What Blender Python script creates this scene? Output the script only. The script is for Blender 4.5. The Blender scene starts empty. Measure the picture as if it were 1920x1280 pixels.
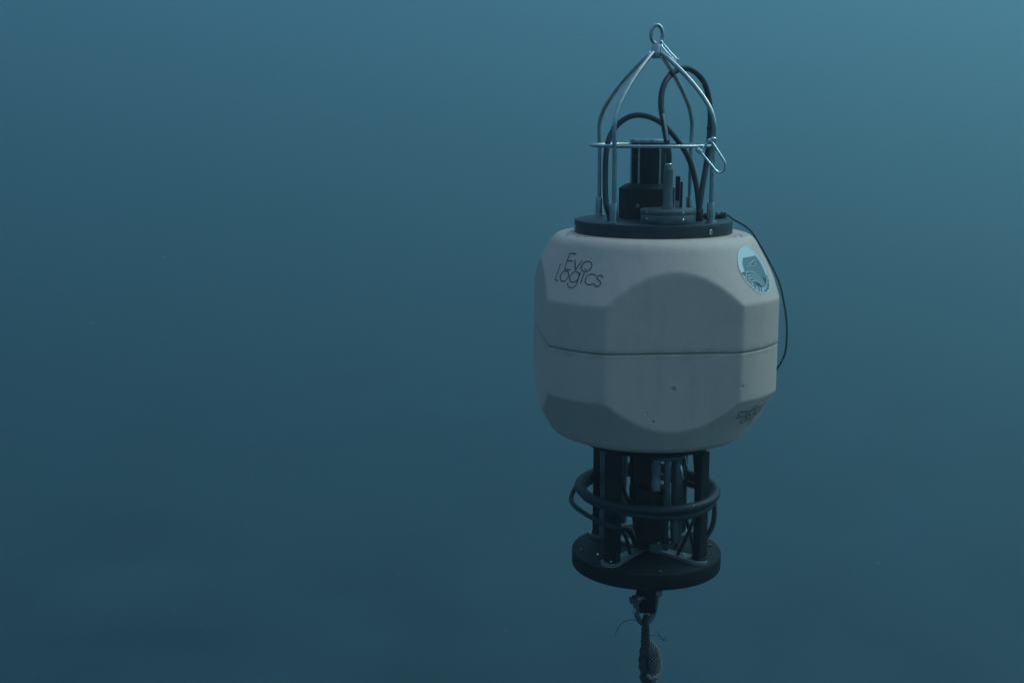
import bpy, bmesh, math, random
from mathutils import Vector, Matrix
R = math.radians
rnd = random.Random(7)
sc = bpy.context.scene
C = sc.collection

# ---------------------------------------------------------------- camera
cam = bpy.data.cameras.new('camera')
cam_o = bpy.data.objects.new('camera', cam)
C.objects.link(cam_o)
cam.sensor_width = 36.0
cam.lens = 42.47
cam.clip_start = 0.05
cam.clip_end = 1000
cam_o.location = (0, -2.335, 0)
cam_o.rotation_euler = (R(90 - 10.4), 0, R(6.644))
sc.camera = cam_o

# ---------------------------------------------------------------- daylight
SUN_AZ, SUN_EL = 118, 45          # azimuth: 0 = towards the camera, 90 = to the right of it
w = bpy.data.worlds.new('World')
sc.world = w
w.use_nodes = True
wn = w.node_tree.nodes
sky = wn.new('ShaderNodeTexSky')
sky.sky_type = 'NISHITA'
sky.sun_disc = False
sky.sun_elevation = R(SUN_EL)
sky.sun_rotation = R(180 - SUN_AZ)
w.node_tree.links.new(sky.outputs[0], wn['Background'].inputs[0])
wn['Background'].inputs[1].default_value = 0.15
sun = bpy.data.lights.new('sun', 'SUN')
sun.energy = 1.75
sun.angle = R(40)                 # spread wide by the rippled water surface
sun.color = (1.0, 0.95, 0.87)
sun_o = bpy.data.objects.new('sun', sun)
C.objects.link(sun_o)
sd = Vector((math.sin(R(SUN_AZ)) * math.cos(R(SUN_EL)), -math.cos(R(SUN_AZ)) * math.cos(R(SUN_EL)), math.sin(R(SUN_EL))))
sun_o.rotation_euler = sd.to_track_quat('Z', 'Y').to_euler()
sc.view_settings.view_transform = 'Standard'
sc.view_settings.look = 'None'
sc.view_settings.exposure = 0.52
sc.view_settings.gamma = 1.0
sc.render.engine = 'CYCLES'
sc.cycles.use_denoising = True
sc.cycles.volume_bounces = 2
sc.cycles.max_bounces = 8

# ---------------------------------------------------------------- materials
def mat(name, col, rough=0.5, metal=0.0, noise=0.0, nscale=30.0, bump=0.0, bscale=200.0, col2=None, spec=0.5):
    m = bpy.data.materials.new(name)
    m.use_nodes = True
    nt = m.node_tree
    b = nt.nodes['Principled BSDF']
    b.inputs['Roughness'].default_value = rough
    b.inputs['Metallic'].default_value = metal
    b.inputs['Specular IOR Level'].default_value = spec
    tc = nt.nodes.new('ShaderNodeTexCoord')
    n = nt.nodes.new('ShaderNodeTexNoise')
    n.inputs['Scale'].default_value = nscale
    n.inputs['Detail'].default_value = 6
    nt.links.new(tc.outputs['Object'], n.inputs['Vector'])
    mr = nt.nodes.new('ShaderNodeMapRange')
    mr.inputs['From Min'].default_value = 0.35
    mr.inputs['From Max'].default_value = 0.7
    mr.inputs['To Min'].default_value = 0.0
    mr.inputs['To Max'].default_value = noise
    nt.links.new(n.outputs['Fac'], mr.inputs['Value'])
    mx = nt.nodes.new('ShaderNodeMix')
    mx.data_type = 'RGBA'
    mx.inputs[6].default_value = (*col, 1)
    mx.inputs[7].default_value = (*(col2 or tuple(c * 0.5 for c in col)), 1)
    nt.links.new(mr.outputs[0], mx.inputs[0])
    nt.links.new(mx.outputs[2], b.inputs['Base Color'])
    if bump:
        n2 = nt.nodes.new('ShaderNodeTexNoise')
        n2.inputs['Scale'].default_value = bscale
        n2.inputs['Detail'].default_value = 4
        nt.links.new(tc.outputs['Object'], n2.inputs['Vector'])
        bp = nt.nodes.new('ShaderNodeBump')
        bp.inputs['Strength'].default_value = bump
        bp.inputs['Distance'].default_value = 0.002
        nt.links.new(n2.outputs['Fac'], bp.inputs['Height'])
        nt.links.new(bp.outputs[0], b.inputs['Normal'])
    return m, nt, b, mx

M = {}
M['paint'], pnt, pb, pmx = mat('float_paint', (0.90, 0.56, 0.46), 0.55, noise=0.28, nscale=9, bump=0.2, bscale=330, col2=(0.76, 0.49, 0.40))
M['black'] = mat('black_plastic', (0.006, 0.008, 0.011), 0.65, noise=0.6, nscale=60, bump=0.3, bscale=160, col2=(0.013, 0.015, 0.018), spec=0.2)[0]
M['rubber'] = mat('hose_rubber', (0.014, 0.022, 0.032), 0.5, noise=0.5, nscale=50, bump=0.15, bscale=220, col2=(0.022, 0.024, 0.026), spec=0.4)[0]  # blue tint imitates the water's veil over the upper hoses
M['plate'] = mat('haze_blue_weathered_plate', (0.014, 0.022, 0.032), 0.5, noise=0.7, nscale=70, bump=0.3, bscale=160, col2=(0.03, 0.04, 0.05), spec=0.4)[0]  # bluer than the other black parts: water haze put into the colour
M['cablegrey'] = mat('haze_tinted_cable', (0.03, 0.05, 0.065), 0.6, noise=0.5, nscale=80, spec=0.3)[0]  # lighter blue-grey carries the water haze in its base colour
M['steel'] = mat('stainless_steel', (0.62, 0.60, 0.57), 0.26, metal=1.0, noise=0.5, nscale=70, bump=0.05, bscale=300, col2=(0.36, 0.33, 0.29))[0]
M['bright'] = mat('polished_steel', (0.93, 0.93, 0.92), 0.13, metal=1.0, noise=0.3, nscale=90)[0]
M['titan'] = mat('matt_titanium', (0.20, 0.21, 0.22), 0.42, metal=0.75, noise=0.6, nscale=60, bump=0.1, bscale=260, col2=(0.14, 0.12, 0.1))[0]
M['alu'] = mat('dull_aluminium', (0.32, 0.33, 0.34), 0.5, metal=0.4, noise=0.6, nscale=50, col2=(0.2, 0.18, 0.16))[0]
M['ink'] = mat('dark_lettering', (0.02, 0.02, 0.03), 0.5, noise=0.3)[0]
M['white'] = mat('sticker_white', (0.95, 0.84, 0.79), 0.3, noise=0.1)[0]
M['rimw'] = mat('sticker_rim', (0.97, 0.93, 0.90), 0.3, noise=0.03)[0]
M['sblue'] = mat('sticker_blue', (0.17, 0.22, 0.24), 0.4, noise=0.1)[0]
M['sblue2'] = mat('sticker_mid_blue', (0.12, 0.19, 0.23), 0.4, noise=0.1)[0]
M['sdark'] = mat('sticker_dark_blue', (0.03, 0.05, 0.07), 0.4, noise=0.1)[0]
M['rope'] = mat('weathered_rope', (0.07, 0.062, 0.055), 0.85, noise=0.8, nscale=120, bump=0.6, bscale=500, col2=(0.02, 0.025, 0.022))[0]
M['ropel'] = mat('pale_rope_strand', (0.42, 0.38, 0.31), 0.85, noise=0.8, nscale=200, bump=0.6, bscale=500, col2=(0.08, 0.10, 0.07))[0]
M['label'] = mat('pale_tag', (0.55, 0.5, 0.46), 0.5, noise=0.5, nscale=300)[0]
M['sand'] = mat('sea_sand', (0.095, 0.11, 0.135), 0.9, noise=1.0, nscale=0.28, col2=(0.04, 0.052, 0.062))[0]
M['speck'] = mat('drifting_specks', (0.8, 0.76, 0.68), 0.8, noise=0.5)[0]

def grime(nt, b, mx):
    tc = nt.nodes.new('ShaderNodeTexCoord')
    mp_ = nt.nodes.new('ShaderNodeMapping')
    mp_.inputs['Scale'].default_value = (34, 34, 5)
    n = nt.nodes.new('ShaderNodeTexNoise'); n.inputs['Scale'].default_value = 1.0; n.inputs['Detail'].default_value = 8; n.inputs['Roughness'].default_value = 0.7
    nt.links.new(tc.outputs['Object'], mp_.inputs['Vector']); nt.links.new(mp_.outputs[0], n.inputs['Vector'])
    g = nt.nodes.new('ShaderNodeTexNoise'); g.inputs['Scale'].default_value = 420; g.inputs['Detail'].default_value = 3
    nt.links.new(tc.outputs['Object'], g.inputs['Vector'])
    prev = b.inputs['Base Color'].links[0].from_socket
    for src, lo, hi, amt, col in ((n.outputs['Fac'], .52, .75, .20, (.36, .30, .23, 1)), (g.outputs['Fac'], .55, .75, .35, (.46, .34, .28, 1))):
        mr = nt.nodes.new('ShaderNodeMapRange')
        mr.inputs['From Min'].default_value = lo; mr.inputs['From Max'].default_value = hi; mr.inputs['To Max'].default_value = amt
        nt.links.new(src, mr.inputs['Value'])
        m2 = nt.nodes.new('ShaderNodeMix'); m2.data_type = 'RGBA'
        nt.links.new(mr.outputs[0], m2.inputs[0]); nt.links.new(prev, m2.inputs[6]); m2.inputs[7].default_value = col
        prev = m2.outputs[2]
    # silt caught along the seam, broken up by noise
    sx = nt.nodes.new('ShaderNodeSeparateXYZ'); nt.links.new(tc.outputs['Object'], sx.inputs[0])
    d = nt.nodes.new('ShaderNodeMath'); d.operation = 'ADD'; d.inputs[1].default_value = 0.409
    nt.links.new(sx.outputs['Z'], d.inputs[0])
    ab = nt.nodes.new('ShaderNodeMath'); ab.operation = 'ABSOLUTE'; nt.links.new(d.outputs[0], ab.inputs[0])
    n3 = nt.nodes.new('ShaderNodeTexNoise'); n3.inputs['Scale'].default_value = 38; n3.inputs['Detail'].default_value = 8
    nt.links.new(tc.outputs['Object'], n3.inputs['Vector'])
    ml = nt.nodes.new('ShaderNodeMath'); ml.operation = 'MULTIPLY'; ml.inputs[1].default_value = 0.024
    nt.links.new(n3.outputs['Fac'], ml.inputs[0])
    df = nt.nodes.new('ShaderNodeMath'); df.operation = 'SUBTRACT'; nt.links.new(ml.outputs[0], df.inputs[0]); nt.links.new(ab.outputs[0], df.inputs[1])
    mr = nt.nodes.new('ShaderNodeMapRange'); mr.inputs['From Min'].default_value = 0.0; mr.inputs['From Max'].default_value = 0.012; mr.inputs['To Max'].default_value = 0.45
    nt.links.new(df.outputs[0], mr.inputs['Value'])
    m3 = nt.nodes.new('ShaderNodeMix'); m3.data_type = 'RGBA'
    nt.links.new(mr.outputs[0], m3.inputs[0]); nt.links.new(prev, m3.inputs[6]); m3.inputs[7].default_value = (.33, .27, .19, 1)
    prev = m3.outputs[2]
    # blotchy thin film of growth
    n4 = nt.nodes.new('ShaderNodeTexNoise'); n4.inputs['Scale'].default_value = 16; n4.inputs['Detail'].default_value = 10; n4.inputs['Roughness'].default_value = 0.72
    nt.links.new(tc.outputs['Object'], n4.inputs['Vector'])
    mr4 = nt.nodes.new('ShaderNodeMapRange'); mr4.inputs['From Min'].default_value = .50; mr4.inputs['From Max'].default_value = .72; mr4.inputs['To Max'].default_value = .18
    nt.links.new(n4.outputs['Fac'], mr4.inputs['Value'])
    m4 = nt.nodes.new('ShaderNodeMix'); m4.data_type = 'RGBA'
    nt.links.new(mr4.outputs[0], m4.inputs[0]); nt.links.new(prev, m4.inputs[6]); m4.inputs[7].default_value = (.46, .35, .28, 1)
    prev = m4.outputs[2]
    nt.links.new(prev, b.inputs['Base Color'])
    last = b.inputs['Normal'].links[0].from_socket
    n5 = nt.nodes.new('ShaderNodeTexNoise'); n5.inputs['Scale'].default_value = 13; n5.inputs['Detail'].default_value = 2
    nt.links.new(tc.outputs['Object'], n5.inputs['Vector'])
    bp = nt.nodes.new('ShaderNodeBump'); bp.inputs['Strength'].default_value = 0.25; bp.inputs['Distance'].default_value = 0.006
    nt.links.new(n5.outputs['Fac'], bp.inputs['Height']); nt.links.new(last, bp.inputs['Normal'])
    nt.links.new(bp.outputs[0], b.inputs['Normal'])

# pits and dabs worn into the float: fine relief at fixed spots on the shell
def pits(nt, b, mx, spots):
    tc = nt.nodes.new('ShaderNodeTexCoord')
    prev = None
    prevc = mx.outputs[2]
    for (p, rad, depth, dark) in spots:
        d = nt.nodes.new('ShaderNodeVectorMath')
        d.operation = 'DISTANCE'
        nt.links.new(tc.outputs['Object'], d.inputs[0])
        d.inputs[1].default_value = p
        mr = nt.nodes.new('ShaderNodeMapRange')
        mr.interpolation_type = 'SMOOTHSTEP'
        mr.inputs['From Min'].default_value = rad * 0.35
        mr.inputs['From Max'].default_value = rad
        mr.inputs['To Min'].default_value = -depth
        mr.inputs['To Max'].default_value = 0
        nt.links.new(d.outputs['Value'], mr.inputs['Value'])
        if prev is None:
            prev = mr.outputs[0]
        else:
            a = nt.nodes.new('ShaderNodeMath')
            nt.links.new(prev, a.inputs[0]); nt.links.new(mr.outputs[0], a.inputs[1])
            prev = a.outputs[0]
        k = nt.nodes.new('ShaderNodeMapRange')
        k.inputs['From Min'].default_value = rad * 0.5
        k.inputs['From Max'].default_value = rad * 0.9
        k.inputs['To Min'].default_value = abs(dark)
        k.inputs['To Max'].default_value = 0
        nt.links.new(d.outputs['Value'], k.inputs['Value'])
        m2 = nt.nodes.new('ShaderNodeMix')
        m2.data_type = 'RGBA'
        nt.links.new(k.outputs[0], m2.inputs[0])
        nt.links.new(prevc, m2.inputs[6])
        m2.inputs[7].default_value = (0.08, 0.07, 0.06, 1) if dark > 0 else (0.85, 0.8, 0.75, 1)
        prevc = m2.outputs[2]
    nt.links.new(prevc, b.inputs['Base Color'])
    bump = [n for n in nt.nodes if n.type == 'BUMP'][0]
    b2 = nt.nodes.new('ShaderNodeBump')
    b2.inputs['Strength'].default_value = 1.0
    b2.inputs['Distance'].default_value = 1.0
    nt.links.new(prev, b2.inputs['Height'])
    nt.links.new(bump.outputs[0], b2.inputs['Normal'])
    nt.links.new(b2.outputs[0], b.inputs['Normal'])

# ---------------------------------------------------------------- mesh helpers
def link(name, bm, m, parent=None, smooth=True):
    me = bpy.data.meshes.new(name)
    bmesh.ops.recalc_face_normals(bm, faces=bm.faces)
    bm.to_mesh(me)
    bm.free()
    if smooth:
        me.shade_smooth()
        if hasattr(me, 'set_sharp_from_angle'):
            me.set_sharp_from_angle(angle=R(38))
    me.materials.append(M[m] if isinstance(m, str) else m)
    o = bpy.data.objects.new(name, me)
    C.objects.link(o)
    if parent:
        o.parent = parent
    return o

def thing(name, label, cat, loc=(0, 0, 0), group=None):
    o = bpy.data.objects.new(name, None)
    o.empty_display_size = 0.05
    C.objects.link(o)
    o.location = loc
    o['label'] = label; o['category'] = cat
    if group: o['group'] = group
    return o

def tag(o, label, cat, group=None):
    o['label'] = label; o['category'] = cat
    if group: o['group'] = group
    return o

def spline(pts, n=8, closed=False):
    P = [Vector(p) for p in pts]
    out = []
    N = len(P)
    rng = range(N) if closed else range(N - 1)
    for i in rng:
        p0 = P[(i - 1) % N] if (closed or i > 0) else P[0] * 2 - P[1]
        p1 = P[i]; p2 = P[(i + 1) % N]
        p3 = P[(i + 2) % N] if (closed or i + 2 < N) else P[-1] * 2 - P[-2]
        for k in range(n):
            t = k / n
            out.append(0.5 * ((2 * p1) + (p2 - p0) * t + (2 * p0 - 5 * p1 + 4 * p2 - p3) * t * t + (3 * p1 - p0 - 3 * p2 + p3) * t ** 3))
    if not closed: out.append(P[-1].copy())
    return out

def tube(bm, pts, r, seg=12, closed=False, caps=True):
    n = len(pts)
    rad = r if callable(r) else (lambda t: r)
    rings = []
    prev = None
    for i, p in enumerate(pts):
        if closed: t = pts[(i + 1) % n] - pts[(i - 1) % n]
        else: t = pts[min(i + 1, n - 1)] - pts[max(i - 1, 0)]
        t.normalize()
        if prev is None:
            a = Vector((0, 0, 1)) if abs(t.z) < 0.9 else Vector((1, 0, 0))
            u = (a - t * a.dot(t)).normalized()
        else:
            u = (prev - t * prev.dot(t)).normalized()
        prev = u
        v = t.cross(u)
        rr = rad(i / max(1, n - 1))
        rings.append([bm.verts.new(p + (u * math.cos(2 * math.pi * k / seg) + v * math.sin(2 * math.pi * k / seg)) * rr) for k in range(seg)])
    off = 0
    if closed:
        best = min(range(seg), key=lambda o: (rings[-1][0].co - rings[0][o].co).length)
        off = best
    for i in range(n - 1 + (1 if closed else 0)):
        A = rings[i]; B = rings[(i + 1) % n]
        o = off if (closed and i == n - 1) else 0
        for k in range(seg):
            bm.faces.new((A[k], A[(k + 1) % seg], B[(k + 1 + o) % seg], B[(k + o) % seg]))
    if caps and not closed:
        bm.faces.new(rings[0][::-1]); bm.faces.new(rings[-1])

def lathe(bm, prof, seg=48, c=(0, 0)):
    rings = []
    for (r, z) in prof:
        if r < 1e-5:
            rings.append([bm.verts.new((c[0], c[1], z))])
        else:
            rings.append([bm.verts.new((c[0] + r * math.cos(2 * math.pi * k / seg), c[1] + r * math.sin(2 * math.pi * k / seg), z)) for k in range(seg)])
    for A, B in zip(rings, rings[1:]):
        if len(A) == 1 and len(B) == 1: continue
        for k in range(seg):
            if len(A) == 1: bm.faces.new((A[0], B[k], B[(k + 1) % seg]))
            elif len(B) == 1: bm.faces.new((A[k], B[0], A[(k + 1) % seg]))
            else: bm.faces.new((A[k], B[k], B[(k + 1) % seg], A[(k + 1) % seg]))

def drum(r, z1, z0, bev=0.0015, seg=48, c=(0, 0), bm=None):
    """closed cylinder between z0 (low) and z1 (high) with chamfered rims"""
    bm = bm or bmesh.new()
    lathe(bm, [(0, z1), (r - bev, z1), (r - bev * .3, z1 - bev * .3), (r, z1 - bev), (r, z0 + bev), (r - bev * .3, z0 + bev * .3), (r - bev, z0), (0, z0)], seg, c)
    return bm

def box(size, loc=(0, 0, 0), rotz=0, bev=0.002, bm=None, rot=None):
    b = bmesh.new()
    bmesh.ops.create_cube(b, size=1)
    bmesh.ops.scale(b, vec=size, verts=b.verts)
    if bev: bmesh.ops.bevel(b, geom=b.edges[:], offset=bev, segments=2, affect='EDGES', profile=0.6)
    mtx = Matrix.Translation(loc) @ (rot if rot else Matrix.Rotation(rotz, 4, 'Z'))
    bmesh.ops.transform(b, matrix=mtx, verts=b.verts)
    if bm is None: return b
    me = bpy.data.meshes.new('tmp'); b.to_mesh(me); b.free(); bm.from_mesh(me); bpy.data.meshes.remove(me)
    return bm

def cyl(phi, r, z):
    """phi in degrees: 0 = towards the camera, 90 = to the right"""
    a = R(phi)
    return Vector((r * math.sin(a), -r * math.cos(a), z))

# ---------------------------------------------------------------- sea bed and water
bm = bmesh.new()
bmesh.ops.create_grid(bm, x_segments=200, y_segments=200, size=420)
from mathutils import noise as mn
for v in bm.verts:
    v.co.z = -12 + 0.35 * mn.noise(v.co * 0.12) + 0.15 * mn.noise(v.co * 0.5)
sb = link('sea_bed', bm, 'sand')
sb['kind'] = 'structure'

bm = bmesh.new()
bmesh.ops.create_cube(bm, size=1)
bmesh.ops.scale(bm, vec=(830, 830, 39.0), verts=bm.verts)
bmesh.ops.translate(bm, vec=(0, 0, -14 + 19.5), verts=bm.verts)
wm = bpy.data.materials.new('sea_water')
wm.use_nodes = True
nt = wm.node_tree
nt.nodes.remove(nt.nodes['Principled BSDF'])
pv = nt.nodes.new('ShaderNodeVolumePrincipled')
pv.inputs['Density'].default_value = 0.060
pv.inputs['Color'].default_value = (0.39, 0.35, 0.36, 1)
pv.inputs['Absorption Color'].default_value = (0.078, 0.495, 0.575, 1)
pv.inputs['Anisotropy'].default_value = 0.68
nt.links.new(pv.outputs[0], nt.nodes['Material Output'].inputs['Volume'])
hz = link('haze', bm, wm, smooth=False)
hz['kind'] = 'stuff'
hz['label'] = 'hazy blue-green sea water all around'

# ---------------------------------------------------------------- the buoy
buoy = thing('underwater_buoy', 'pale rounded instrument buoy with steel lifting cage and black lower frame', 'buoy')

RC = 0.249; APO = 0.2165; DELTA = 11.2
ZS = -0.409
LIPR, LIPZ, CYZ = 0.194, -0.222, -0.324
LIPZB, CYZB = -0.5915, -0.499

def flat_r(r, phi):
    d = (phi - DELTA + 45) % 90 - 45
    f = APO / math.cos(R(d))
    k = 0.0022
    h = max(k - abs(r - f), 0) / k
    return min(r, f) - h * h * k * 0.25

def arc(c, r, a0, a1, n):
    return [(c[0] + r * math.cos(R(a0 + (a1 - a0) * i / n)), c[1] + r * math.sin(R(a0 + (a1 - a0) * i / n))) for i in range(n + 1)]

def float_profile(top=True):
    zs = 1 if top else -1
    zl = LIPZ if top else LIPZB
    zc = CYZ if top else CYZB
    zf = zl + zs * 0.0105
    P = [(0.10, zf), (0.125, zf), (0.150, zf), (0.160, zf), (0.168, zf - zs * 0.0001)]
    # soft lip: blend from the flat top to the cone
    ctrl = [Vector((0.168, zf)), Vector((0.188, zf)), Vector((0.1985, zl - zs * 0.0088))]
    for i in range(1, 13):
        t = i / 12
        q = ctrl[0] * (1 - t) ** 2 + ctrl[1] * 2 * t * (1 - t) + ctrl[2] * t * t
        P.append((q.x, q.y))
    a = Vector((0.1985, zl - zs * 0.0088)); b = Vector((RC, zc))
    for i in range(1, 26):
        t = i / 26
        q = a.lerp(b, t); P.append((q.x, q.y))
    # soft shoulder
    q0 = Vector(P[-1]); q2 = Vector((RC, zc - zs * 0.005))
    for i in range(1, 6):
        t = i / 5
        q = q0 * (1 - t) ** 2 + b * 2 * t * (1 - t) + q2 * t * t
        P.append((q.x, q.y))
    ze = ZS + zs * 0.0004
    for i in range(1, 9):
        P.append((RC, q2.y + (ze + zs * 0.004 - q2.y) * i / 8))
    for i in range(1, 6):
        an = R(90 * i / 5)
        P.append((RC - 0.0028 * (1 - math.cos(an)), ze + zs * 0.004 - zs * 0.004 * math.sin(an)))
    P.append((RC - 0.02, ze)); P.append((0.12, ze))
    return P

def make_float(top):
    bm = bmesh.new()
    prof = float_profile(top)
    seg = 360
    rings = []
    for (r, z) in prof:
        ring = []
        for k in range(seg):
            ph = 360 * k / seg
            # inner rows follow the wall so that the seam keeps its rounded edge
            rr = flat_r(r, ph) if r > 0.2 else r
            if RC - 0.03 < r < RC and abs(z - ZS) < 0.006:
                rr = flat_r(RC, ph) - (RC - r)
            ring.append(bm.verts.new(cyl(ph, rr, z)))
        rings.append(ring)
    for A, B in zip(rings, rings[1:]):
        for k in range(seg):
            bm.faces.new((A[k], B[k], B[(k + 1) % seg], A[(k + 1) % seg]))
    A, B = rings[-1], rings[0]
    for k in range(seg):
        bm.faces.new((A[k], B[k], B[(k + 1) % seg], A[(k + 1) % seg]))
    o = link('upper_float' if top else 'lower_float', bm, 'paint', buoy)
    return o

upper = make_float(True)
lower = make_float(False)

# lettering and print are laid on the cone: u along the surface, v up it
def cone_pt(phi0, s0, u, v, top=True, off=0.0005):
    L = math.hypot(RC - LIPR, LIPZ - CYZ)
    s = s0 - v if top else s0 + v
    z0, z1 = (LIPZ, CYZ) if top else (LIPZB, CYZB)
    r = LIPR + (RC - LIPR) * s / L
    z = z0 + (z1 - z0) * s / L
    nr, nz = (abs(z1 - z0) / L, (RC - LIPR) / L * (1 if top else -1))
    phi = phi0 + math.degrees(u / r)
    return cyl(phi, flat_r(r, phi) + off * nr, z + off * nz)

def stroke(bm, pts, wd, mp, closed=False, n=6, curved=True):
    P = spline([(x, y, 0) for x, y in pts], n, closed) if curved else [Vector((x, y, 0)) for x, y in pts]
    if not curved:
        Q = []
        for a, b in zip(P, P[1:]):
            k = max(1, int((b - a).length / 0.003))
            for i in range(k): Q.append(a.lerp(b, i / k))
        Q.append(P[-1]); P = Q
    N = len(P)
    L = []
    for i, p in enumerate(P):
        t = (P[(i + 1) % N] - P[(i - 1) % N]) if closed else (P[min(i + 1, N - 1)] - P[max(i - 1, 0)])
        if t.length < 1e-9: t = Vector((1, 0, 0))
        t.normalize()
        nn = Vector((-t.y, t.x, 0)) * wd / 2
        if not closed and i in (0, N - 1):
            p = p + t * (wd * 0.3 * (1 if i else -1))
        L.append((bm.verts.new(mp(p.x + nn.x, p.y + nn.y)), bm.verts.new(mp(p.x - nn.x, p.y - nn.y))))
    for i in range(N - 1 + (1 if closed else 0)):
        a, b = L[i], L[(i + 1) % N]
        bm.faces.new((a[0], a[1], b[1], b[0]))

def ell(cx, cy, rx, ry, a0=0, a1=360, n=16):
    m = n if a1 - a0 < 360 else n - 1
    cnt = n + 1 if a1 - a0 < 360 else n
    return [(cx + rx * math.cos(R(a0 + (a1 - a0) * i / n)), cy + ry * math.sin(R(a0 + (a1 - a0) * i / n))) for i in range(cnt)]

# each glyph: list of (points, closed, curved), in mm on the surface
LOGO = [
    [([(-20, 31.8), (-36.5, 31.8), (-36.5, 0), (-21, 0)], False, False), ([(-36.5, 17), (-22, 17)], False, False)],
    [([(-17.2, 20), (-8.4, 0.3), (0.2, 20)], False, False)],
    [(ell(14, 9.9, 11, 10.2), True, True)],
    [([(-52.2, 8), (-52.2, -23.6), (-42.5, -23.6)], False, False)],
    [(ell(-30, -13.3, 10.6, 10.3), True, True)],
    [(ell(-5, -12.3, 10.4, 10.3), True, True), ([(5.3, -2.6), (5.4, -21), (4.6, -27.5), (1.5, -31.6), (-4.5, -33.6), (-11, -31.6), (-14, -28.8), (-15.5, -25.4)], False, True)],
    [([(14.1, -3), (14.1, -23.4)], False, False)],
    [(ell(14.2, 4.2, 0.7, 0.7, n=8), True, True)],
    [(ell(31.8, -13.8, 10.8, 10.3, 42, 318, 14), False, True)],
    [([(54.2, -8.2), (51.2, -5.4), (47.6, -4.6), (44.2, -6.4), (43.4, -9.6), (45.4, -12.6), (49.6, -14.6), (53.4, -17.6), (54.2, -21), (52, -24.6), (48.4, -26), (44.4, -24.4), (42.2, -20.6)], False, True)],
]
def logo(phi0, s0, top, par, sx=1.0, flip=False, du=0, dv=0, wd=1.9):
    for g in LOGO:
        bm = bmesh.new()
        for pts, closed, curved in g:
            def mp(x, y):
                if flip: x, y = -x, -y
                return cone_pt(phi0, s0, x + du, y + dv, top)
            stroke(bm, [(x * sx * .001, y * sx * .001) for x, y in pts], wd * sx * .001, mp, closed, 5, curved)
        link('letter', bm, 'ink', par, smooth=False)
logo(-36.75, 0.0520, True, upper)
# the second print sits upside down on the lower cone (v counts up the surface there too)
logo(53.2, 0.0745, False, lower, 0.78, True, 0.002, -0.006, 2.5)

# worn marks printed on the flat rim of the upper float
for ph, r0 in ((-58, .169), (-64, .175), (-70, .168), (-52, .174), (61, .170), (66, .176), (72, .168), (-46, .170), (78, .175)):
    bm = bmesh.new()
    pts = [(ph + a, r0 + b) for a, b in ((-2.2, -.003), (-1.2, .002), (0.2, .0035), (1.4, .001), (2.4, -.0035))]
    zf = LIPZ + 0.0105
    def mp(x, y):
        return cyl(x, y, zf + 0.0006 - max(0, y - 0.168) ** 2 * 14)
    P = spline([(a, b, 0) for a, b in pts], 5)
    L = [(bm.verts.new(mp(p.x, p.y - .0009)), bm.verts.new(mp(p.x + .35, p.y + .0009))) for p in P]
    for a, b in zip(L, L[1:]): bm.faces.new((a[0], a[1], b[1], b[0]))
    link('worn_mark', bm, 'ink', upper, smooth=False)

# ---- round badge
BP, BS = 58.3, 0.0530
def bmap(off):
    return lambda x, y: cone_pt(BP, BS, x, y, True, off)
def disc_mesh(r, off, rings=8, seg=72, clip=None):
    bm = bmesh.new(); f = bmap(off)
    ring0 = None
    c = bm.verts.new(f(0, 0)); prev = None
    for i in range(1, rings + 1):
        cur = []
        for k in range(seg):
            a = 2 * math.pi * k / seg
            x, y = r * i / rings * math.cos(a), r * i / rings * math.sin(a)
            if clip is not None: y = min(y, clip * i / rings + 0.0 if False else clip)
            cur.append(bm.verts.new(f(x, y)))
        for k in range(seg):
            if prev is None: bm.faces.new((c, cur[k], cur[(k + 1) % seg]))
            else:
                try: bm.faces.new((prev[k], cur[k], cur[(k + 1) % seg], prev[(k + 1) % seg]))
                except ValueError: pass
        prev = cur
    bmesh.ops.remove_doubles(bm, verts=bm.verts, dist=1e-6)
    return bm
badge = link('badge', disc_mesh(0.0475, 0.0004), 'white', buoy)
badge['label'] = 'round white project sticker'
def ring_mesh(r, wd, off):
    bm = bmesh.new()
    stroke(bm, ell(0, 0, r, r, n=72), wd, bmap(off), True, 2, True)
    return bm
link('badge_rim', ring_mesh(0.0462, 0.0026, 0.0009), 'rimw', badge)
link('picture_field', disc_mesh(0.0352, 0.0007, clip=0.0262), 'sblue', badge)
def fill_poly(pts, off, m, name, par):
    bm = bmesh.new(); f = bmap(off)
    cx = sum(p[0] for p in pts) / len(pts); cy = sum(p[1] for p in pts) / len(pts)
    c = bm.verts.new(f(cx * .001, cy * .001))
    V = [bm.verts.new(f(x * .001, y * .001)) for x, y in pts]
    for a, b in zip(V, V[1:] + V[:1]): bm.faces.new((c, a, b))
    return link(name, bm, m, par, smooth=False)
ARC1 = [(-34.4, -5.5), (-31.2, -1.2), (-18.6, -1.8), (-7.9, -6.4), (0.5, -13.6), (7.5, -21.6), (12.5, -30.5)]
ARC2 = [(-33.8, -9.3), (-24.6, -7.6), (-11.9, -11.2), (-3.2, -17.8), (4, -25), (9, -31.5)]
ARC3 = [(-32.0, -14.2), (-22.7, -13.3), (-11.1, -18.4), (-2.8, -25.2), (3.4, -32.5)]
ARC4 = [(-28.8, -19.8), (-18.0, -19.4), (-8.4, -23.9), (-1.2, -32.5)]
low_arc = [(35.2 * math.cos(R(a)), 35.2 * math.sin(R(a))) for a in range(292, 188, -6)]
fill_poly([(p.x, p.y) for p in spline([(x, y, 0) for x, y in ARC1], 4)] + low_arc, 0.0009, 'sblue2', 'hill_print', badge)
fill_poly([(-22.7, -25.2), (-18, -23.9), (-13.5, -24.0), (-8, -26), (-4.8, -28), (-1.6, -33.5), (-7, -34.4), (-14, -32.2)], 0.0011, 'sdark', 'dark_ground_print', badge)
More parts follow.
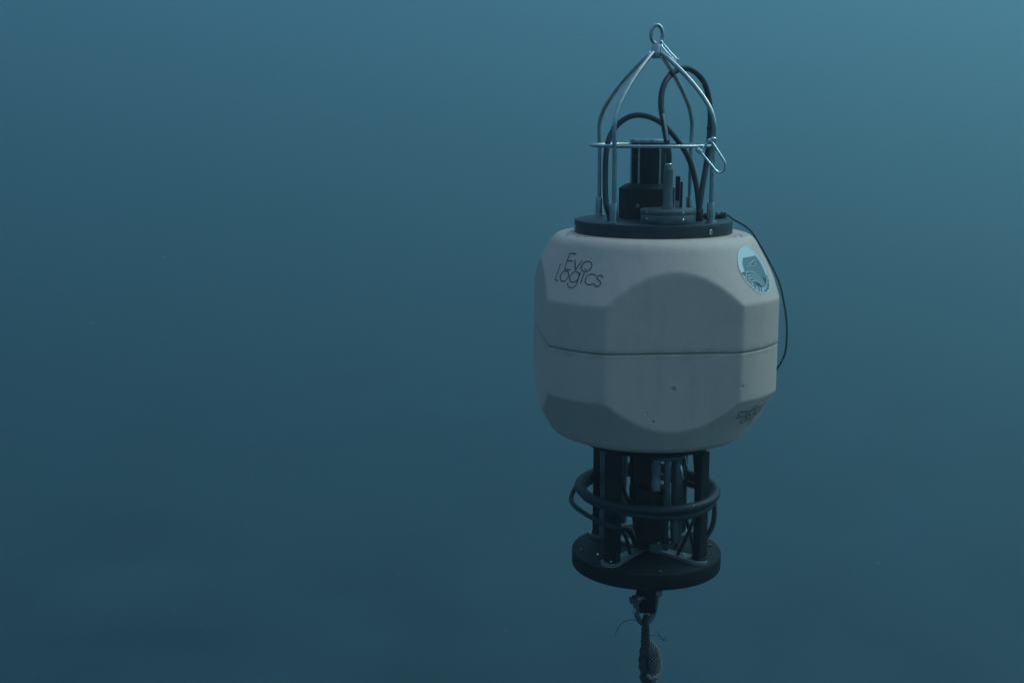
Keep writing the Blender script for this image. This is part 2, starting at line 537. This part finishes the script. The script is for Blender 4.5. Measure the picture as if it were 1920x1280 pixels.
fill_poly([(9.5, -19.5), (18, -17.4), (29.5, -17.2), (28, -21), (22, -27.2), (13.5, -32)], 0.0011, 'sdark', 'dark_slope_print', badge)
for A in (ARC1, ARC2, ARC3, ARC4):
    bm = bmesh.new()
    stroke(bm, [(x * .001, y * .001) for x, y in A], 0.0011, bmap(0.0013), False, 6)
    link('sound_arc', bm, 'rimw', badge, smooth=False)
# small vehicle emblem: a lens-shaped body with three spots and two trailing lines
body = [(7 + 15 * math.cos(R(a)) * (1 if math.cos(R(a)) > 0 else 1.0), 11 + 4.6 * math.sin(R(a)) * (0.45 + 0.55 * (math.cos(R(a)) * .5 + .5))) for a in range(0, 360, 12)]
fill_poly(body, 0.0011, 'sdark', 'emblem', badge)
for x, y, r in ((3.5, 10.6, 1.5), (9.5, 12.2, 1.4), (14.5, 10.6, 1.5), (10, 8.8, 1.0)):
    fill_poly([(x + r * 1.3 * math.cos(R(a)), y + r * math.sin(R(a))) for a in range(0, 360, 40)], 0.0014, 'white', 'emblem_spot', badge)
for A in ([(-22, 9.0), (-12, 9.6), (-3, 8.4), (4, 6.2)], [(-14, 13.2), (-6, 13.8), (2, 17), (10, 18.2), (17, 16.6)]):
    bm = bmesh.new()
    stroke(bm, [(x * .001, y * .001) for x, y in A], 0.0009, bmap(0.0013), False, 6)
    link('emblem_line', bm, 'white', badge, smooth=False)
# curved lettering round the lower rim: letters as strokes in a 1 x 1 box
FONT = {
 'B': [([(0, 0), (0, 1), (.5, 1), (.68, .88), (.68, .64), (.5, .53), (0, .53)], 0), ([(.5, .53), (.75, .4), (.75, .13), (.5, 0), (0, 0)], 0)],
 'O': [(ell(.42, .5, .42, .5, n=12), 1)],
 'N': [([(0, 0), (0, 1), (.72, 0), (.72, 1)], 0)],
 'U': [([(0, 1), (0, .3), (.12, .07), (.36, 0), (.6, .07), (.72, .3), (.72, 1)], 0)],
 'S': [([(.66, .84), (.5, .98), (.2, .98), (.05, .82), (.05, .66), (.2, .54), (.52, .46), (.68, .33), (.68, .16), (.52, .02), (.18, .02), (.02, .17)], 0)],
 'E': [([(.62, 1), (0, 1), (0, 0), (.62, 0)], 0), ([(0, .52), (.55, .52)], 0)],
 'A': [([(0, 0), (.4, 1), (.8, 0)], 0), ([(.14, .35), (.66, .35)], 0)],
 'M': [([(0, 0), (.06, 1), (.45, .25), (.84, 1), (.9, 0)], 0)],
 'T': [([(0, 1), (.74, 1)], 0), ([(.37, 1), (.37, 0)], 0)],
}
def badge_text(word, a0, a1, h=0.0070, rad=0.0446):
    n = len(word)
    for i, ch in enumerate(word):
        a = a0 + (a1 - a0) * i / (n - 1)
        bm = bmesh.new()
        f = bmap(0.0010)
        for pts, cl in FONT[ch]:
            q = [((x - .38) * h * 1.0, y * h) for x, y in pts]
            def mp(x, y):
                rr = rad - y
                th = R(a) + x / rr
                return f(rr * math.cos(th), rr * math.sin(th))
            P = q + [q[0]] if cl else q
            stroke(bm, [(x, y) for x, y in P], 0.0016, mp, False, 1, False)
        link('letter', bm, 'ink', badge, smooth=False)
badge_text('BONUS', 186, 231)
badge_text('SEAMOUNT', 245, 334)

# ---------------------------------------------------------------- top plate and cage
ZP = -0.187
def add(name, bm, m, par=buoy, smooth=True, label=None):
    o = link(name, bm, m, par, smooth)
    if label: o['label'] = label
    return o
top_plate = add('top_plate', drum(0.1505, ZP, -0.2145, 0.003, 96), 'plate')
# screw heads round the plate rim
def screw(phi, r, z, par, rad=0.0048, m='steel'):
    bm = bmesh.new()
    lathe(bm, [(0, .0004), (.0017, .0004), (.0019, .0022), (rad - .0008, .0024), (rad, .0014), (rad, -.001), (0, -.001)], 16)
    rot = Matrix.Rotation(R(phi), 4, 'Z') @ Matrix.Rotation(R(90), 4, 'X')
    bmesh.ops.transform(bm, matrix=Matrix.Translation(cyl(phi, r, z)) @ rot, verts=bm.verts)
    return link('screw', bm, m, par)
for ph in (44, 164, 284):
    screw(ph, 0.1505, -0.2015, top_plate)

AZ = (-34, 56, 146, -124)
for ph in AZ:
    path = [(.128, ZP + .005), (.128, -.12), (.1283, -.06), (.1300, -.025), (.1290, -.004), (.1200, .019), (.1040, .041), (.0800, .0665), (.0540, .090), (.0300, .109), (.0115, .1225)]
    bm = bmesh.new()
    tube(bm, spline([cyl(ph, r, z) for r, z in path], 8), 0.0042, 14)
    rod = add('cage_rod', bm, 'steel')
    p = cyl(ph, .128, 0)
    bm = bmesh.new()
    lathe(bm, [(.0045, ZP + .036), (.0072, ZP + .0355), (.0076, ZP + .034), (.0076, ZP + .003), (.011, ZP + .0025), (.0112, ZP + .0002), (0, ZP + .0002)], 20, (p.x, p.y))
    link('rod_socket', bm, 'steel', rod)
# guard ring just inside the front rods
bm = bmesh.new()
tube(bm, [cyl(a, 0.1165, -0.0480) + Vector((-.0045, 0, 0)) for a in range(0, 360, 4)], 0.0032, 12, closed=True)
add('guard_ring', bm, 'steel')
# joint and lifting eye
bm = bmesh.new()
lathe(bm, [(0, .139), (.0072, .1385), (.0088, .134), (.0100, .1265), (.0115, .1190), (.0095, .1125), (0, .112)], 24)
add('rod_joint', bm, 'steel')
bm = bmesh.new()
rot = Matrix.Rotation(R(18), 3, 'Z')
pts = [rot @ Vector((0.0112 * math.cos(a), 0, 0.1560 + 0.0170 * math.sin(a))) for a in [2 * math.pi * k / 40 for k in range(40)]]
tube(bm, pts, 0.0036, 12, closed=True)
tube(bm, [Vector((0, 0, .128)), Vector((0, 0, .1375))], 0.0052, 12)
add('lifting_eye', bm, 'steel')

# ---- centre housing (sound transmitter) between the rods
bm = bmesh.new()
lathe(bm, [(0, -.120), (.034, -.120), (.040, -.1215), (.0535, -.1295), (.0535, ZP + .0002), (0, ZP + .0002)], 8, (-.0130, .022))
hb = add('housing_base', bm, 'black')
hs = add('transducer_housing', drum(0.0335, -.045, -.122, .002, 40, (-.0120, .022)), 'black')
link('housing_cap', drum(0.0365, -.0365, -.0448, .0016, 40, (-.0115, .022)), 'steel', hs)
for a in (-62, -28, 40, 130, 200):
    q = Vector((-.0120, .022, 0)) + cyl(a, .0352, 0)
    bm = bmesh.new()
    tube(bm, [Vector((q.x, q.y, -.045)), Vector((q.x, q.y, -.1205))], 0.0021, 8)
    link('tie_rod', bm, 'steel', hs)
q = cyl(-20, .050, 0)
screw(-35, .052, -.16, hb, .004, 'titan')

# ---- sensor flange with the upright connector
FX, FY = .0275, -.086
fl = add('sensor_flange', drum(0.0505, -.1705, ZP + .0002, .0012, 56, (FX, FY)), 'titan')
link('flange_rim', drum(0.0512, -.1615, -.1700, .0012, 56, (FX, FY)), 'titan', fl)
for a in (32, -50, 110, 200):
    for z in (-.1658, -.1785):
        bm = bmesh.new()
        lathe(bm, [(0, .0012), (.0012, .0012), (.0022, .0003), (.0022, -.001), (0, -.001)], 10)
        p = Vector((FX, FY, 0)) + cyl(a, .0506, z)
        bmesh.ops.transform(bm, matrix=Matrix.Translation(p) @ Matrix.Rotation(R(a), 4, 'Z') @ Matrix.Rotation(R(90), 4, 'X'), verts=bm.verts)
        link('grub_screw', bm, 'bright', fl)
bm = bmesh.new()
lathe(bm, [(0, -.0795), (.0058, -.0797), (.0070, -.0815), (.0074, -.087), (.0088, -.089), (.0090, -.0915), (.0090, -.150), (.0098, -.1525), (.0112, -.1605), (.0112, -.1616), (0, -.1616)], 32, (.0262, -.086))
cn = add('connector', bm, 'titan')
bm = bmesh.new()
lathe(bm, [(0, -.0780), (.0048, -.0782), (.0062, -.0798), (0, -.0799)], 24, (.0262, -.086))
link('connector_cap', bm, 'bright', cn)
add('mounting_bracket', box((.0085, .012, .062), (.0445, -.048, -.135), bev=.001), 'black')
add('mounting_bracket', box((.0045, .010, .052), (.0515, -.050, -.140), bev=.0008), 'black')
add('clamp_block', box((.0070, .008, .0125), (.0440, -.0560, -.1553), bev=.0008), 'alu')

# ---- hoses
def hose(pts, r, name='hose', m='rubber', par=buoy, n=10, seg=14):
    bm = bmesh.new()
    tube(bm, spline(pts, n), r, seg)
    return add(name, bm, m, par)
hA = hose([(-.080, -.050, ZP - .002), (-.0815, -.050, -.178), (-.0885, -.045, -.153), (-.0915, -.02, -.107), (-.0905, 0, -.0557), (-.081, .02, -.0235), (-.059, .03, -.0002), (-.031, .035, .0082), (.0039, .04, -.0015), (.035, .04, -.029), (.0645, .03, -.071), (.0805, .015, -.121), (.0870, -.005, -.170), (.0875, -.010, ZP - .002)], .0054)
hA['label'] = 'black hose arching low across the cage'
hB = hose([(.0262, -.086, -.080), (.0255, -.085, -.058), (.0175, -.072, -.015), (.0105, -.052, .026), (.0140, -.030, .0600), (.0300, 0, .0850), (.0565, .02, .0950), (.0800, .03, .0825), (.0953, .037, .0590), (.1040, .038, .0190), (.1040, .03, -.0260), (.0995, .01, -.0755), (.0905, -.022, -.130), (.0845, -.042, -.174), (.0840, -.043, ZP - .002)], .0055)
hB['label'] = 'black hose looping high over the right cage rod'
link('hose_tag', (lambda b: (tube(b, spline([(.0232, -.0868, -.037), (.0200, -.083, -.018), (.0168, -.0765, .000), (.0150, -.071, .010)], 6), .0022, 8), b)[1])(bmesh.new()), 'label', hB)
bm = bmesh.new()
lathe(bm, [(0, -.166), (.0078, -.1665), (.0085, -.170), (.0085, ZP + .0002), (0, ZP + .0002)], 16, (.0862, -.0085)); add('hose_fitting', bm, 'black')
bm = bmesh.new()
lathe(bm, [(0, -.168), (.0078, -.1685), (.0085, -.172), (.0085, ZP + .0002), (0, ZP + .0002)], 16, (.0843, -.0425)); add('hose_fitting', bm, 'black')
def hose_tie(pts, i, r, par):
    P = spline(pts, 10); p = P[i]; t = (P[i + 1] - P[i - 1]).normalized()
    bm = bmesh.new(); tube(bm, [p - t * .0016, p + t * .0016], r, 14); 
    box((.004, .004, .004), p + Vector((.0, -r - .001, 0)), .5, .0006, bm)
    link('cable_tie', bm, 'black', par)
HB = [(.0140, -.030, .0600), (.0300, 0, .0850), (.0565, .02, .0950), (.0800, .03, .0825), (.0953, .037, .0590), (.1040, .038, .0190), (.1040, .03, -.0260), (.0995, .01, -.0755)]
hose_tie(HB, 9, .0066, hB); hose_tie(HB, 58, .0066, hB)
HA = [(-.0905, 0, -.0557), (-.081, .02, -.0235), (-.059, .03, -.0002), (-.031, .035, .0082), (.0039, .04, -.0015), (.035, .04, -.029)]
hose_tie(HA, 12, .0064, hA)
# low fittings on the back right of the plate
fb = bmesh.new()
box((.034, .018, .008), (.112, .020, ZP + .0042), R(20), .001, fb)
add('cable_clamp', fb, 'black')
for x, y in ((.121, .022), (.132, .034), (.138, .030), (.100, .012)):
    b = bmesh.new(); lathe(b, [(0, ZP + .012), (.0026, ZP + .0115), (.0034, ZP + .0075), (.0034, ZP + .0002), (0, ZP + .0002)], 8, (x, y)); add('plate_bolt', b, 'titan')
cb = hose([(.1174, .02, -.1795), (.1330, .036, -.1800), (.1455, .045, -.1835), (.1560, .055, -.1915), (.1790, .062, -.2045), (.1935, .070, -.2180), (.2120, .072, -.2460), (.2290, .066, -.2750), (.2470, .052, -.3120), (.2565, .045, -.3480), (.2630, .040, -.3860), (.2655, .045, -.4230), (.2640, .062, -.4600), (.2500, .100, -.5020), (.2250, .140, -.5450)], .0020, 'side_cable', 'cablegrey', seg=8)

# ---------------------------------------------------------------- lower frame
bm = bmesh.new()
lathe(bm, [(0, -.6030), (.141, -.6030), (.143, -.6045), (.143, -.6105), (.127, -.6240), (.124, -.6255), (0, -.6255)], 96)
lower_plate = add('lower_plate', bm, 'black')
ZB = -.8485
base = add('base_disc', drum(0.1490, ZB, -.8800, .003, 96), 'black')
LEGS = ((-34, .1165), (59, .1215), (146, .1165), (-124, .1165))
for ph, lr in LEGS:
    p = cyl(ph, lr, (-.6255 + ZB) / 2 + .001)
    leg = add('frame_leg', box((.0300, .016, abs(ZB + .6255) - .008), p, R(ph), .002), 'black')
    bm = drum(.0165, ZB + .0095, ZB + .0062, .001, 24, (p.x, p.y))
    link('leg_foot', bm, 'black', leg)
# star bracket: one arm to every leg
for ph in AZ:
    bm = bmesh.new()
    out = []
    for i in range(13):
        a = R(-90 + 180 * i / 12); out.append((.121 + .0190 * math.cos(a), .0190 * math.sin(a)))
    ol = [(.012, -.011)] + [(.060, -.0115), (.095, -.0150)] + out + [(.095, .0150), (.060, .0115), (.012, .011)]
    lo = []; hi = []
    for rr, tt in ol:
        a = R(ph); base_v = Vector((rr * math.sin(a) + tt * math.cos(a), -rr * math.cos(a) + tt * math.sin(a), 0))
        lo.append(bm.verts.new(base_v + Vector((0, 0, ZB + .0003)))); hi.append(bm.verts.new(base_v + Vector((0, 0, ZB + .0062))))
    bm.faces.new(hi); bm.faces.new(lo[::-1])
    for i in range(len(ol)):
        j = (i + 1) % len(ol); bm.faces.new((lo[i], lo[j], hi[j], hi[i]))
    arm = add('bracket_arm', bm, 'alu', smooth=False)
    q = cyl(ph, .088, 0)
    link('arm_bolt', drum(.0036, ZB + .0095, ZB + .0058, .0008, 12, (q.x, q.y)), 'bright', arm)
for ph in (12, 102, 192, 282):
    q = cyl(ph, .132 if ph % 90 == 12 else .10, 0)
    add('disc_bolt', drum(.0038, ZB + .0035, ZB + .0001, .0008, 6, (q.x, q.y)), 'titan')
# hub under the centre block
add('hub', drum(.0165, -.800, ZB + .0060, .002, 24, (-.006, -.012)), 'black')
add('hub_block', box((.024, .020, .030), (.0185, -.030, ZB + .021), R(10), .002), 'alu')
add('release_housing', drum(.0295, -.702, -.812, .003, 40, (.0070, -.052)), 'black')
add('release_mount', drum(.020, -.6256, -.7025, .002, 24, (-.006, -.040)), 'black')
# instrument flange under the lower plate and what hangs from it
ifl = add('instrument_flange', drum(.0372, -.6256, -.6410, .0015, 48, (.0335, -.055)), 'titan')
for a in (20, -40, 80):
    p = Vector((.0335, -.055, 0)) + cyl(a, .0372, -.645)
    bm = bmesh.new(); lathe(bm, [(0, .001), (.0016, .001), (.0022, .0003), (.0022, -.001), (0, -.001)], 10)
    bmesh.ops.transform(bm, matrix=Matrix.Translation(p) @ Matrix.Rotation(R(a), 4, 'Z') @ Matrix.Rotation(R(90), 4, 'X'), verts=bm.verts)
    link('grub_screw', bm, 'ink', ifl)
def plug(x, y, z1, z0, r, m='titan', name='plug'):
    L = z1 - z0
    bm = bmesh.new()
    lathe(bm, [(0, z1), (r * .8, z1), (r * .8, z1 - L * .10), (r, z1 - L * .13), (r, z1 - L * .42), (r * .86, z1 - L * .45), (r * .86, z1 - L * .7), (r * .98, z1 - L * .73), (r * .98, z0 + .002), (r * .8, z0), (0, z0)], 24, (x, y))
    return add(name, bm, m)
plug(.0165, -.078, -.6412, -.7030, .0098, 'alu')
plug(.0375, -.080, -.6412, -.7350, .0074)
plug(.0575, -.058, -.6412, -.8130, .0108)
plug(.0375, -.050, -.7300, -.8330, .0062)
plug(-.0850, .020, -.6256, -.8425, .0110)
plug(-.0500, .010, -.6256, -.8000, .0100)
plug(-.0250, .060, -.6256, -.7800, .0120, 'black')
# shiny drain nipple at the right of the flange
b = bmesh.new()
tube(b, spline([(.066, -.020, -.6256), (.071, -.026, -.652), (.0735, -.032, -.664), (.0715, -.036, -.671)], 5), .0026, 8)
add('drain_nipple', b, 'bright')
b = bmesh.new(); tube(b, spline([(.062, -.062, -.653), (.0655, -.066, -.666), (.0685, -.066, -.682)], 5), .0017, 8); add('wire_tie', b, 'bright')
for x, z in ((.0235, -.806), (.0455, -.804)):
    b = bmesh.new(); bmesh.ops.create_icosphere(b, subdivisions=2, radius=.0021); bmesh.ops.translate(b, vec=(x, -.0835, z), verts=b.verts); add('clamp_screw', b, 'bright')
add('pipe_clamp', box((.034, .018, .006), (.0345, -.074, -.805), 0, .001), 'black')
# wide hose coil round the legs (two turns) and the thinner loop below it
turn = []
for i in range(0, 73):
    a = i * 10.0
    turn.append(cyl(a - 200, .1335 + .0035 * math.sin(R(a * .5)), -.7190 - .0085 * (i / 72) + .003 * math.sin(R(a + 40))))
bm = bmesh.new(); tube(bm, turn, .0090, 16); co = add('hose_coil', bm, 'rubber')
co['label'] = 'thick black hose coiled twice around the legs'
turn2 = []
for i in range(0, 40):
    a = i * 9.2
    turn2.append(cyl(a - 60, .1320 + .006 * math.sin(R(a * 2 + 30)), -.7360 + .010 * math.sin(R(a + 120)) + .0022 * math.sin(R(3 * a))))
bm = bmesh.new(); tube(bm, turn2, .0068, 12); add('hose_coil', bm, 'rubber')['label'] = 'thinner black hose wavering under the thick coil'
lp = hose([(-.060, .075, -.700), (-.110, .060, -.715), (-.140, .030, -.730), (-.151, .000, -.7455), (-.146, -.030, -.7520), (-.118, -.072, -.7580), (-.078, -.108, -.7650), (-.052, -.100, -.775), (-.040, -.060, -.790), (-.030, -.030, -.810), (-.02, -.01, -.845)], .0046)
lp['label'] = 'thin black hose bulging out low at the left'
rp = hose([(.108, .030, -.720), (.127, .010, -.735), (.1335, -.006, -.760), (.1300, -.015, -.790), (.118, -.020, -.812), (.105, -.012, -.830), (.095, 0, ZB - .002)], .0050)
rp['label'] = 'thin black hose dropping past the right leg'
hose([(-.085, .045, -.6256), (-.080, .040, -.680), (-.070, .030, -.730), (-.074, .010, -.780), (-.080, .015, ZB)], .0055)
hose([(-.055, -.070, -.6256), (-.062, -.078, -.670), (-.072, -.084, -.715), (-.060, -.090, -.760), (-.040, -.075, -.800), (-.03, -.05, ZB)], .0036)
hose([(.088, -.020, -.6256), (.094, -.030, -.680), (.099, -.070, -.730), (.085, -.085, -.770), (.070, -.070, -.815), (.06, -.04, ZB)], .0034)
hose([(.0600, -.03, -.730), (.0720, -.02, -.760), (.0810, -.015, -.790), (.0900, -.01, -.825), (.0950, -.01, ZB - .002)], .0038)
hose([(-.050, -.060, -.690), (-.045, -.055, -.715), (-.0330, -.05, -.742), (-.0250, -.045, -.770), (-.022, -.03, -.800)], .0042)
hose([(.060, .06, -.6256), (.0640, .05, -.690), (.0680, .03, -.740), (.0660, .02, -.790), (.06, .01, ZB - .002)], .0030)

# lug under the base disc
bm = box((.0400, .0150, .1060), (.0020, 0, -.9325), 0, .003)
add('lug', bm, 'black')

pits(pnt, pb, pmx, [((.0419, -.2124, -.4731), .0062, .0018, .3), ((.0082, -.2191, -.5311), .0032, .0012, .8), ((-.0053, -.2218, -.5171), .0030, .0008, -.7), ((.0094, -.2188, -.5440), .0028, .0008, -.6),
    ((.1660, -.1860, -.4700), .0045, .0012, .5), ((-.0237, -.2254, -.3412), .0020, .0002, -.9), ((-.0150, -.2237, -.3585), .0017, .0002, -.6), ((-.1924, -.1581, -.4009), .0030, .0002, -.8), ((.0245, -.2158, -.4972), .0018, .0003, -.7),
    ((.1028, -.2004, -.3486), .0016, .0002, -.4), ((-.0547, -.2315, -.4423), .0015, .0002, -.4), ((-.1154, -.2207, -.2215), .0022, .0003, .4)])
grime(pnt, pb, pmx)

# ---------------------------------------------------------------- snap hooks
def snap_hook(pts, r, label, knobs, closed=True):
    t = thing('snap_hook', label, 'snap hook', pts[0], 'steel snap hooks on the cage')
    o0 = Vector(pts[0])
    bm = bmesh.new()
    tube(bm, [p - o0 for p in spline(pts, 8, closed=False)], r, 10)
    link('hook_body', bm, 'bright', t)
    bm = bmesh.new()
    a = Vector(pts[-1]) - o0; b = Vector((0, 0, 0))
    tube(bm, [b, b.lerp(a, .5) + Vector((0, .004, 0)), a], r * .8, 8)
    link('hook_gate', bm, 'bright', t)
    for k in knobs:
        bm = bmesh.new()
        bmesh.ops.create_icosphere(bm, subdivisions=2, radius=r * 1.75)
        bmesh.ops.scale(bm, vec=(1.25, .8, 1), verts=bm.verts)
        bmesh.ops.translate(bm, vec=Vector(k) - o0, verts=bm.verts)
        link('hook_hinge', bm, 'bright', t)
    return t
snap_hook([(.1000, -.0835, -.0375), (.1030, -.0850, -.0400), (.1125, -.086, -.0535), (.1215, -.087, -.0670), (.1275, -.087, -.0780), (.1270, -.086, -.0890), (.1205, -.085, -.0950), (.1125, -.0845, -.0925), (.1030, -.0845, -.0815), (.0910, -.0845, -.0670), (.0825, -.0845, -.0575)], .0025,
          'polished steel snap hook dangling open from the guard ring at the right front rod', [(.1000, -.0835, -.0375), (.1060, -.085, -.0350), (.0825, -.0845, -.0575), (.0790, -.0850, -.0545)])
snap_hook([(.0085, -.0035, .1445), (.0125, -.0060, .1385), (.0250, -.0100, .1240), (.0375, -.0140, .1105), (.0400, -.0150, .1055), (.0370, -.0140, .1040), (.0300, -.0110, .1120), (.0190, -.0070, .1230), (.0105, -.0040, .1330)], .0014,
          'slim steel snap hook hanging from the lifting eye at the very top', [(.0395, -.0160, .1090), (.0080, -.0035, .1425)])

# ---------------------------------------------------------------- shackle under the lug
sh = thing('shackle', 'weathered bow shackle bolted through the black lug below the base disc', 'shackle', (.002, 0, -.955))
rz = Matrix.Rotation(R(38), 3, 'Z')
bm = bmesh.new()
bow = [(-.0235, 0, .012), (-.0245, 0, .000), (-.0250, 0, -.014), (-.0225, 0, -.030), (-.0140, 0, -.046), (0, 0, -.0545), (.0140, 0, -.046), (.0225, 0, -.030), (.0250, 0, -.014), (.0245, 0, .000), (.0235, 0, .012)]
tube(bm, [rz @ p for p in spline(bow, 6)], .0058, 14)
link('shackle_bow', bm, 'titan', sh)
bm = bmesh.new()
tube(bm, [rz @ Vector((-.034, 0, .003)), rz @ Vector((.036, 0, .003))], .0046, 12)
link('shackle_pin', bm, 'titan', sh)
for x, r in ((-.0245, .0098), (.0245, .0098)):
    bm = bmesh.new()
    tube(bm, [rz @ Vector((x - .0045, 0, .003)), rz @ Vector((x + .0045, 0, .003))], r, 20)
    link('shackle_ear', bm, 'titan', sh)
for x, r in ((-.0335, .0085), (.0345, .0062)):
    bm = bmesh.new()
    tube(bm, [rz @ Vector((x - .0035, 0, .003)), rz @ Vector((x + .0035, 0, .003))], r, 6)
    link('pin_nut', bm, 'titan', sh, smooth=False)
bm = bmesh.new()
tube(bm, [rz @ p for p in spline([(-.0325, -.004, -.012), (-.0365, -.006, -.017), (-.033, -.005, -.023), (-.029, -.004, -.017)], 5)], .0018, 7)
link('split_pin', bm, 'steel', sh)

# ---------------------------------------------------------------- mooring rope
rope = thing('mooring_rope', 'weathered mooring rope with braided splice running down from the shackle', 'rope', (.004, 0, -1.003))
O = Vector((.004, 0, -1.003))
def strand_tube(bm, path, rad, srad, n, turns, seg=7, handed=1, phase0=0.0):
    N = len(path)
    for s in range(n):
        pts = []
        for i, p in enumerate(path):
            t = path[min(i + 1, N - 1)] - path[max(i - 1, 0)]
            t.normalize()
            a0 = Vector((1, 0, 0)); u = (a0 - t * a0.dot(t)).normalized(); v = t.cross(u)
            rr = rad(i / (N - 1)) if callable(rad) else rad
            a = handed * 2 * math.pi * (turns * i / (N - 1)) + 2 * math.pi * s / n + phase0
            pts.append(p + (u * math.cos(a) + v * math.sin(a)) * rr)
        tube(bm, pts, srad, seg)
# loop through the bow and the short leg down to the splice
bm = bmesh.new()
eye = spline([Vector((-.001, .014, -1.060)) - O, Vector((.000, .013, -1.020)) - O, Vector((.002, .010, -1.002)) - O, Vector((.003, 0, -.9955)) - O, Vector((.003, -.010, -1.002)) - O, Vector((.0045, -.0125, -1.020)) - O, Vector((.006, -.012, -1.060)) - O], 12)
strand_tube(bm, eye, .0030, .0034, 3, 9)
link('rope_eye', bm, 'rope', rope)
# eye splice: a smooth limb bulging out at the left, a braided one at the right, seized together low down
right = spline([(.0050, -.002, -1.048), (.0120, -.004, -1.056), (.0195, -.005, -1.070), (.0235, -.005, -1.088), (.0240, -.005, -1.104), (.0195, -.004, -1.121), (.0150, -.003, -1.136)], 9)
right = [p - O for p in right]
def prof(t):
    return .0060 + .0065 * math.sin(math.pi * min(1, max(0, t))) ** .6
bm = bmesh.new(); tube(bm, right, lambda t: prof(t) - .0010, 20); link('splice_core', bm, 'rope', rope)
for h in (1, -1):
    bm = bmesh.new(); strand_tube(bm, right, lambda t: prof(t) + .0004 * h, .00135, 10, 1.5, 6, h)
    link('braid_strand', bm, 'ropel' if h > 0 else 'rope', rope)
left = [p - O for p in spline([(.0040, -.006, -1.050), (.0005, -.007, -1.060), (-.0020, -.008, -1.078), (-.0020, -.008, -1.098), (.0025, -.007, -1.116), (.0085, -.005, -1.130), (.0120, -.003, -1.142)], 9)]
bm = bmesh.new(); strand_tube(bm, left, .0042, .0046, 3, 2.2, 9); link('splice_limb', bm, 'rope', rope)
mid = [p - O for p in spline([(.0060, .004, -1.052), (.0090, .004, -1.075), (.0110, .004, -1.100), (.0120, .003, -1.135)], 9)]
bm = bmesh.new(); strand_tube(bm, mid, .0050, .0058, 3, 2.0, 8); link('splice_limb', bm, 'rope', rope)
bm = bmesh.new()
wr = []
for i in range(120):
    t = i / 119
    a = t * 2 * math.pi * 4
    rx, ry = .0205 - .0055 * t, .0165 - .004 * t
    wr.append(Vector((.0130 + rx * math.cos(a), -.003 + ry * math.sin(a), -1.117 - .013 * t + .006 * math.cos(a))) - O)
tube(bm, wr, .0019, 6); link('seizing', bm, 'rope', rope)
tuck = [p - O for p in spline([(.0080, -.019, -1.113), (.0160, -.0205, -1.118), (.0250, -.0170, -1.115), (.0320, -.0100, -1.106), (.0335, -.0050, -1.098)], 8)]
bm = bmesh.new(); strand_tube(bm, tuck, .0020, .0024, 3, 2.0, 7); link('tucked_strand', bm, 'ropel', rope)
# the long run to the sea bed
bm = bmesh.new()
down = [Vector((.0135 + .004 * (i / 420), -.002, -1.125 - 10.95 * i / 420)) - O for i in range(421)]
strand_tube(bm, down[:60], .0045, .0056, 3, 30, 7)
strand_tube(bm, down[59:], .0045, .0056, 3, 120, 5)
link('rope_run', bm, 'rope', rope)
for pts, r in (([(-.012, -.004, -1.003), (-.028, -.008, -.9995), (-.044, -.010, -1.006), (-.055, -.012, -1.020), (-.058, -.012, -1.034)], .0007),
               ([(.006, -.012, -1.030), (.020, -.014, -1.028), (.032, -.014, -1.030), (.041, -.014, -1.038), (.047, -.014, -1.035)], .0005),
               ([(.026, -.014, -1.020), (.034, -.014, -1.032), (.040, -.014, -1.041)], .0005),
               ([(.038, -.014, -1.037), (.0425, -.014, -1.030)], .0006),
               ([(.012, -.014, -1.062), (.024, -.018, -1.066), (.031, -.018, -1.074)], .0006)):
    bm = bmesh.new(); tube(bm, [p - O for p in spline(pts, 6)], r, 6); link('loose_yarn', bm, 'rope', rope)

# ---------------------------------------------------------------- drifting specks
verts = []; faces = []
ico = bmesh.new(); bmesh.ops.create_icosphere(ico, subdivisions=1, radius=1)
iv = [v.co.copy() for v in ico.verts]; fi = [[v.index for v in f.verts] for f in ico.faces]; ico.free()
def speck(p, r):
    n = len(verts)
    verts.extend([tuple(Vector(p) + v * r) for v in iv]); faces.extend([[n + k for k in f] for f in fi])
for i in range(3600):
    p = Vector((rnd.uniform(-2.6, 2.6), rnd.uniform(-1.6, 3.0), rnd.uniform(-1.9, 1.0)))
    if math.hypot(p.x, p.y) < .32: continue
    if (p - Vector((0, -2.335, 0))).length < .9: continue
    speck(p, rnd.choice((.0004, .0005, .0007, .0009, .0013)))
for i in range(70):   # grit clinging to the float wall
    ph = rnd.uniform(-70, 90); z = rnd.uniform(-.49, -.33)
    speck(cyl(ph, flat_r(RC, ph) + .0001, z), rnd.uniform(.0003, .0007))
me = bpy.data.meshes.new('drifting_specks'); me.from_pydata(verts, [], faces); me.materials.append(M['speck'])
o = bpy.data.objects.new('drifting_specks', me); C.objects.link(o); o['kind'] = 'stuff'
o['label'] = 'fine pale specks drifting in the water'
